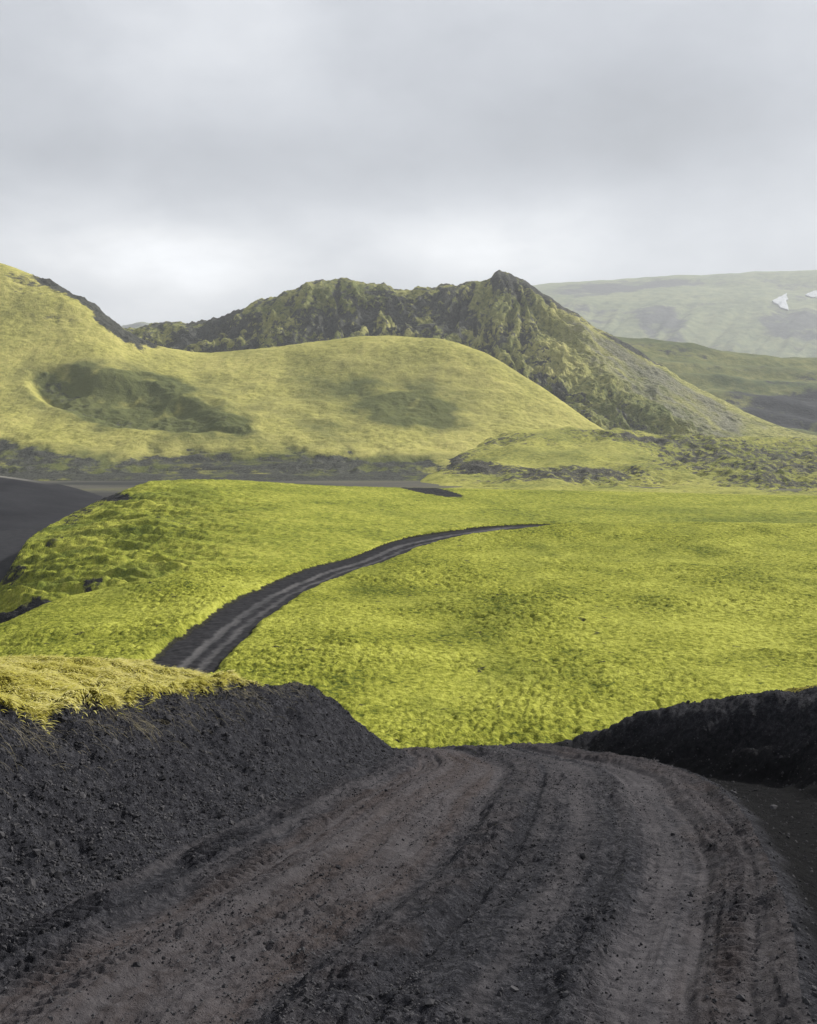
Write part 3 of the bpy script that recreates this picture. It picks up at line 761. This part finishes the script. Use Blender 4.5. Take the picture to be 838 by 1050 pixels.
# green back slope to the right of the peak
Q = [(480, [(470, 1150), (440, 1240), (395, 1340), (352, 1450), (336, 1560), (345, 1660), (400, 1800)]),
     (600, [(466, 1150), (438, 1240), (398, 1340), (358, 1450), (339, 1560), (348, 1660), (400, 1800)]),
     (665, [(462, 1150), (436, 1240), (402, 1340), (366, 1450), (349, 1560), (357, 1660), (400, 1800)]),
     (740, [(462, 1150), (436, 1240), (405, 1340), (376, 1450), (358, 1560), (366, 1660), (400, 1800)]),
     (838, [(464, 1150), (438, 1240), (410, 1340), (385, 1450), (369, 1560), (376, 1660), (410, 1800)]),
     (1600, [(466, 1150), (440, 1240), (414, 1340), (392, 1450), (378, 1560), (385, 1660), (410, 1800)])]
PX, PY, X, Y, Z = layer(Q, columns_px(480, 1600, 2.5, 1.07), [30, 60, 60, 50, 20, 12])
Z += 4.0 * fbm(X * .012, Y * .012, 4, 181) + 3.0 * np.sin((PY - 0.10 * PX) * 0.42 + fbm(X * .006, Y * .006, 3, 182) * 2) * (PX > 560)
bare = blobs(PX, PY, [(815, 420, 66, 22, 0, .8), (765, 408, 30, 14, 10, .55), (690, 360, 60, 5, 8, .45), (720, 376, 90, 4, 4, .35), (830, 392, 60, 8, 0, .4)])
lush_shade = np.clip(0.5 + 0.6 * np.sin((PY - 0.10 * PX) * 0.42 + 1.5) * 0.6 + 0.5 * fbm(X * .012, Y * .012, 3, 183), 0, 1)
o = grid_object('hill', X, Y, Z, M_BACK, dict(bare=bare, lush_shade=lush_shade))
tag(o, 'dark green slope beyond the peak with a black sand hollow at its foot', 'hill')

# hazy plateau at the back
G = []
for p, y in zip([-900, 100, 160, 230, 300, 400, 500, 555, 585, 620, 660, 700, 740, 770, 800, 838, 1000, 1800],
                [318, 331, 330, 328, 318, 306, 297, 291.5, 289, 287.5, 285.5, 282.5, 281, 279, 277.5, 275.5, 272, 280]):
    G.append((p, [(450, 1900), (400, 2050), (355, 2250), (max(318, y + 14), 2480), (max(300, y + 5) if y < 296 else y + 4, 2680), (y, 2950), (y + 12, 3250)]))
GP = columns_px(-900, 1800, 3.0, 1.08)
K_FAR = 1.65
G = [(p, [(y, d * K_FAR) for y, d in st]) for p, st in G]
PX, PY, X, Y, Z = layer(G, GP, [20, 40, 50, 40, 30, 14])
gx = ridged(PX * 0.012 + PY * .01, PY * 0.006, 4, 191)
Z += 26 * (gx - 1.2) * sstep(300, 325, PY) + 8 * fbm(X * .004, Y * .004, 4, 192)
bare = np.clip(0.26 + 0.50 * fbm(X * .0014, Y * .0025, 4, 193) + blobs(PX, PY, [(610, 297, 60, 6, -2, .5), (680, 335, 30, 22, 20, .4), (820, 330, 50, 30, 20, .45), (760, 300, 90, 6, -4, .2)])
               - blobs(PX, PY, [(690, 303, 90, 10, -3, .6), (740, 330, 40, 18, 10, .4)]), 0, 1)
o = grid_object('plateau', X, Y, Z, M_FAR, dict(bare=bare, lush_shade=0 * bare))
tag(o, 'pale hazy plateau along the far skyline with two snow patches', 'plateau')
FAR = (PX, PY, X, Y, Z)


def snow(poly, label):
    """snow lying on the plateau face: a thick sheet cut to the outline of the drift"""
    PX, PY, X, Y, Z = FAR
    poly = np.array(poly, float)
    x0, x1 = poly[:, 0].min(), poly[:, 0].max(); y0, y1 = poly[:, 1].min(), poly[:, 1].max()
    gx, gy = np.meshgrid(np.linspace(x0, x1, 60), np.linspace(y1, y0, 60))
    rows = np.arange(PX.shape[0]) < 180
    D = np.zeros_like(gx); ZZ = np.zeros_like(gx)
    XP = GP
    for j in range(gx.shape[1]):
        c = np.clip(np.searchsorted(XP, gx[0, j]), 1, len(XP) - 1)
        w = (gx[0, j] - XP[c - 1]) / (XP[c] - XP[c - 1])
        dcol = (1 - w) * Y[rows, c - 1] + w * Y[rows, c]; zcol = (1 - w) * Z[rows, c - 1] + w * Z[rows, c]
        pyc = HY - zcol / dcol * F
        pym = np.minimum.accumulate(pyc)
        D[:, j] = np.interp(-gy[:, j], -pym, dcol); ZZ[:, j] = np.interp(D[:, j], dcol, zcol)
    XX = (gx - CX) / F * D
    ins = np.zeros(gx.shape, bool); j = len(poly) - 1
    wob = 1.3 * fbm(gx * 0.35, gy * 0.35, 3, 5)
    for i in range(len(poly)):
        xi, yi = poly[i]; xj, yj = poly[j]
        with np.errstate(divide='ignore', invalid='ignore'):
            ins ^= ((yi > gy) != (yj > gy)) & (gx + wob < (xj - xi) * (gy - yi) / (yj - yi + 1e-9) + xi)
        j = i
    m = fm(ins.astype(float)) > 0.6
    o = grid_object('snow_patch', XX, D - 8.0, ZZ + 3.0, M_SNOW, {}, m)
    s = o.modifiers.new('Solidify', 'SOLIDIFY'); s.thickness = 5.0; s.offset = -1
    tag(o, label, 'snow patch', 'thing', 'snow patches on the far plateau')


snow([(791, 309), (807, 301), (806, 309), (808.5, 319), (800, 316)], 'larger arrow-shaped white snow patch on the hazy plateau')
snow([(825, 303), (834, 299), (850, 297), (850, 304), (832, 305.5)], 'smaller white snow patch farther to the right on the hazy plateau')

# valley floor: one sheet beneath everything, reaching past the mountains
n = 90
a = np.sinh(np.linspace(-4.2, 4.2, n)) / math.sinh(4.2)
GX, GY = np.meshgrid(a * 7300, a * 7300)
hole = (GX ** 2 + (GY - 5) ** 2) < 0
GZ = np.full_like(GX, -26.0) - 1.5 * (np.hypot(GX, GY) < 60)
o = grid_object('ground', GX, GY, GZ, M_FLAT)
tag(o, 'grey gravel river flat across the valley floor below the hills', 'river flat')

# ------------------------------------------------------------------ air
hm = bpy.data.materials.new('haze_air'); hm.use_nodes = True
t = hm.node_tree; t.nodes.clear()
ho = t.nodes.new('ShaderNodeOutputMaterial'); hv = t.nodes.new('ShaderNodeVolumePrincipled')
hv.inputs['Color'].default_value = (.93, .96, 1.0, 1); hv.inputs['Density'].default_value = 0.00013; hv.inputs['Anisotropy'].default_value = 0.2
t.links.new(hv.outputs[0], ho.inputs['Volume'])
x0, x1, y0, y1, z0, z1 = -7400, 7400, -7400, 7400, -34.0, 900.0
hb = np.array([(x, y, z) for x in (x0, x1) for y in (y0, y1) for z in (z0, z1)])
hq = np.array([0, 1, 3, 2, 4, 6, 7, 5, 0, 4, 5, 1, 2, 3, 7, 6, 0, 2, 6, 4, 1, 5, 7, 3])
o = make_mesh('haze', hb, 4, hq, hm, smooth=False)
tag(o, 'thin pale haze filling the valley air', 'haze', 'stuff')

# ------------------------------------------------------------------ sky, sun
SUN_AZ, SUN_EL = math.radians(58), math.radians(34)       # azimuth clockwise from the view direction (+Y)
w = bpy.data.worlds.new('World'); scene.world = w; w.use_nodes = True
t = w.node_tree; t.nodes.clear(); L = t.links.new
out = t.nodes.new('ShaderNodeOutputWorld')
sky = t.nodes.new('ShaderNodeTexSky'); sky.sky_type = 'NISHITA'; sky.sun_disc = False
sky.sun_elevation = SUN_EL; sky.sun_rotation = SUN_AZ
b1 = t.nodes.new('ShaderNodeBackground'); b1.inputs[1].default_value = 0.10; L(sky.outputs[0], b1.inputs[0])
tc = t.nodes.new('ShaderNodeTexCoord'); sp = t.nodes.new('ShaderNodeSeparateXYZ'); L(tc.outputs['Generated'], sp.inputs[0])


def wm(op, a, b=None, clamp=False):
    o = t.nodes.new('ShaderNodeMath'); o.operation = op; o.use_clamp = clamp
    for i, v in enumerate((a, b)):
        if v is None: continue
        if isinstance(v, (int, float)): o.inputs[i].default_value = v
        else: L(v, o.inputs[i])
    return o.outputs[0]


def wnoise(vec, scale, detail, rough, dist=0):
    o = t.nodes.new('ShaderNodeTexNoise'); L(vec, o.inputs['Vector']); o.inputs['Scale'].default_value = scale
    o.inputs['Detail'].default_value = detail; o.inputs['Roughness'].default_value = rough; o.inputs['Distortion'].default_value = dist
    return o.outputs['Fac']


zz = wm('MAXIMUM', sp.outputs[2], 0.0)
den = wm('ADD', zz, 0.34)
cv = t.nodes.new('ShaderNodeCombineXYZ'); L(wm('DIVIDE', sp.outputs[0], den), cv.inputs[0]); L(wm('DIVIDE', sp.outputs[1], den), cv.inputs[1])
n1 = wnoise(cv.outputs[0], 1.3, 4, 0.5, 0.3); n2 = wnoise(cv.outputs[0], 4.0, 5, 0.55, 0.2)
cl = wm('ADD', wm('MULTIPLY', n1, 0.65), wm('MULTIPLY', n2, 0.35))


def lobe(azd, eld, sa, se):
    """soft bright or dark bank of cloud around a compass bearing and elevation"""
    az = wm('ARCTAN2', sp.outputs[0], sp.outputs[1]); el = wm('ARCSINE', sp.outputs[2])
    u = wm('DIVIDE', wm('SUBTRACT', az, math.radians(azd)), math.radians(sa)); v = wm('DIVIDE', wm('SUBTRACT', el, math.radians(eld)), math.radians(se))
    return wm('POWER', 2.71828, wm('MULTIPLY', wm('ADD', wm('MULTIPLY', u, u), wm('MULTIPLY', v, v)), -1.0))


n3 = wnoise(cv.outputs[0], 9.0, 5, 0.6, 0.4)
br = wm('ADD', wm('MULTIPLY', wm('SUBTRACT', cl, 0.5), 0.50), wm('MULTIPLY', wm('SUBTRACT', n3, 0.5), 0.07))
rag = wm('ADD', 0.35, wm('MULTIPLY', n2, 1.3))
val = wm('ADD', 0.405, br)
for azd, eld, sa, se, k in ((-13, 8.4, 8, 3.2, .46), (6, 9.6, 9, 2.6, .34), (-12, 20, 12, 5, .14), (-12, 13.6, 11, 2.2, -.06), (13, 16.5, 13, 6.0, -.12), (0, 15, 30, 4, -.03), (10, 6.6, 12, 1.6, -.10), (-9, 5.2, 5, 2.2, -.06),
                            (-4, 6.0, 6, 2.0, -.02), (52, 40, 40, 26, .45)):
    val = wm('ADD', val, wm('MULTIPLY', wm('MULTIPLY', lobe(azd, eld, sa, se), rag), k))
ccol = t.nodes.new('ShaderNodeMix'); ccol.data_type = 'RGBA'; ccol.blend_type = 'MULTIPLY'; ccol.inputs[0].default_value = 1
tint = t.nodes.new('ShaderNodeValToRGB'); L(val, tint.inputs[0])
tint.color_ramp.elements[0].position = 0.34; tint.color_ramp.elements[0].color = (.94, .99, 1.09, 1)
tint.color_ramp.elements[1].position = 0.75; tint.color_ramp.elements[1].color = (.985, 1.0, 1.025, 1)
cm = t.nodes.new('ShaderNodeCombineXYZ')
for i in range(3): L(val, cm.inputs[i])
L(tint.outputs[0], ccol.inputs[6]); L(cm.outputs[0], ccol.inputs[7])
b2 = t.nodes.new('ShaderNodeBackground'); b2.inputs[1].default_value = 1.0; L(ccol.outputs[2], b2.inputs[0])
mx = t.nodes.new('ShaderNodeMixShader'); mx.inputs[0].default_value = 0.94
L(b1.outputs[0], mx.inputs[1]); L(b2.outputs[0], mx.inputs[2]); L(mx.outputs[0], out.inputs['Surface'])

sd = bpy.data.lights.new('sun', 'SUN'); sd.energy = 4.6; sd.angle = math.radians(2); sd.color = (1.0, .97, .91)
so = bpy.data.objects.new('sun', sd); COL.objects.link(so)
so.rotation_euler = (math.pi / 2 - SUN_EL, 0, math.pi - SUN_AZ)

# ------------------------------------------------------------------ camera
cd = bpy.data.cameras.new('camera'); co = bpy.data.objects.new('camera', cd); COL.objects.link(co); scene.camera = co
co.location = (0, 0, 0); co.rotation_euler = (math.pi / 2, 0, 0)
cd.sensor_fit = 'HORIZONTAL'; cd.sensor_width = 36; cd.lens = 36 * F / 838.0
cd.shift_y = -(525 - HY) / 838.0; cd.clip_start = 0.05; cd.clip_end = 30000

vs = scene.view_settings
vs.view_transform = 'Standard'; vs.look = 'None'; vs.gamma = 1; vs.exposure = 0.45; vs.use_curve_mapping = False
scene.cycles.max_bounces = 4; scene.cycles.diffuse_bounces = 2; scene.cycles.glossy_bounces = 1; scene.cycles.volume_bounces = 0
scene.cycles.use_denoising = True; scene.cycles.use_adaptive_sampling = False; scene.cycles.sample_clamp_direct = 4; scene.cycles.sample_clamp_indirect = 1.5; scene.cycles.denoising_prefilter = 'ACCURATE'; scene.cycles.denoising_input_passes = 'RGB_ALBEDO_NORMAL'
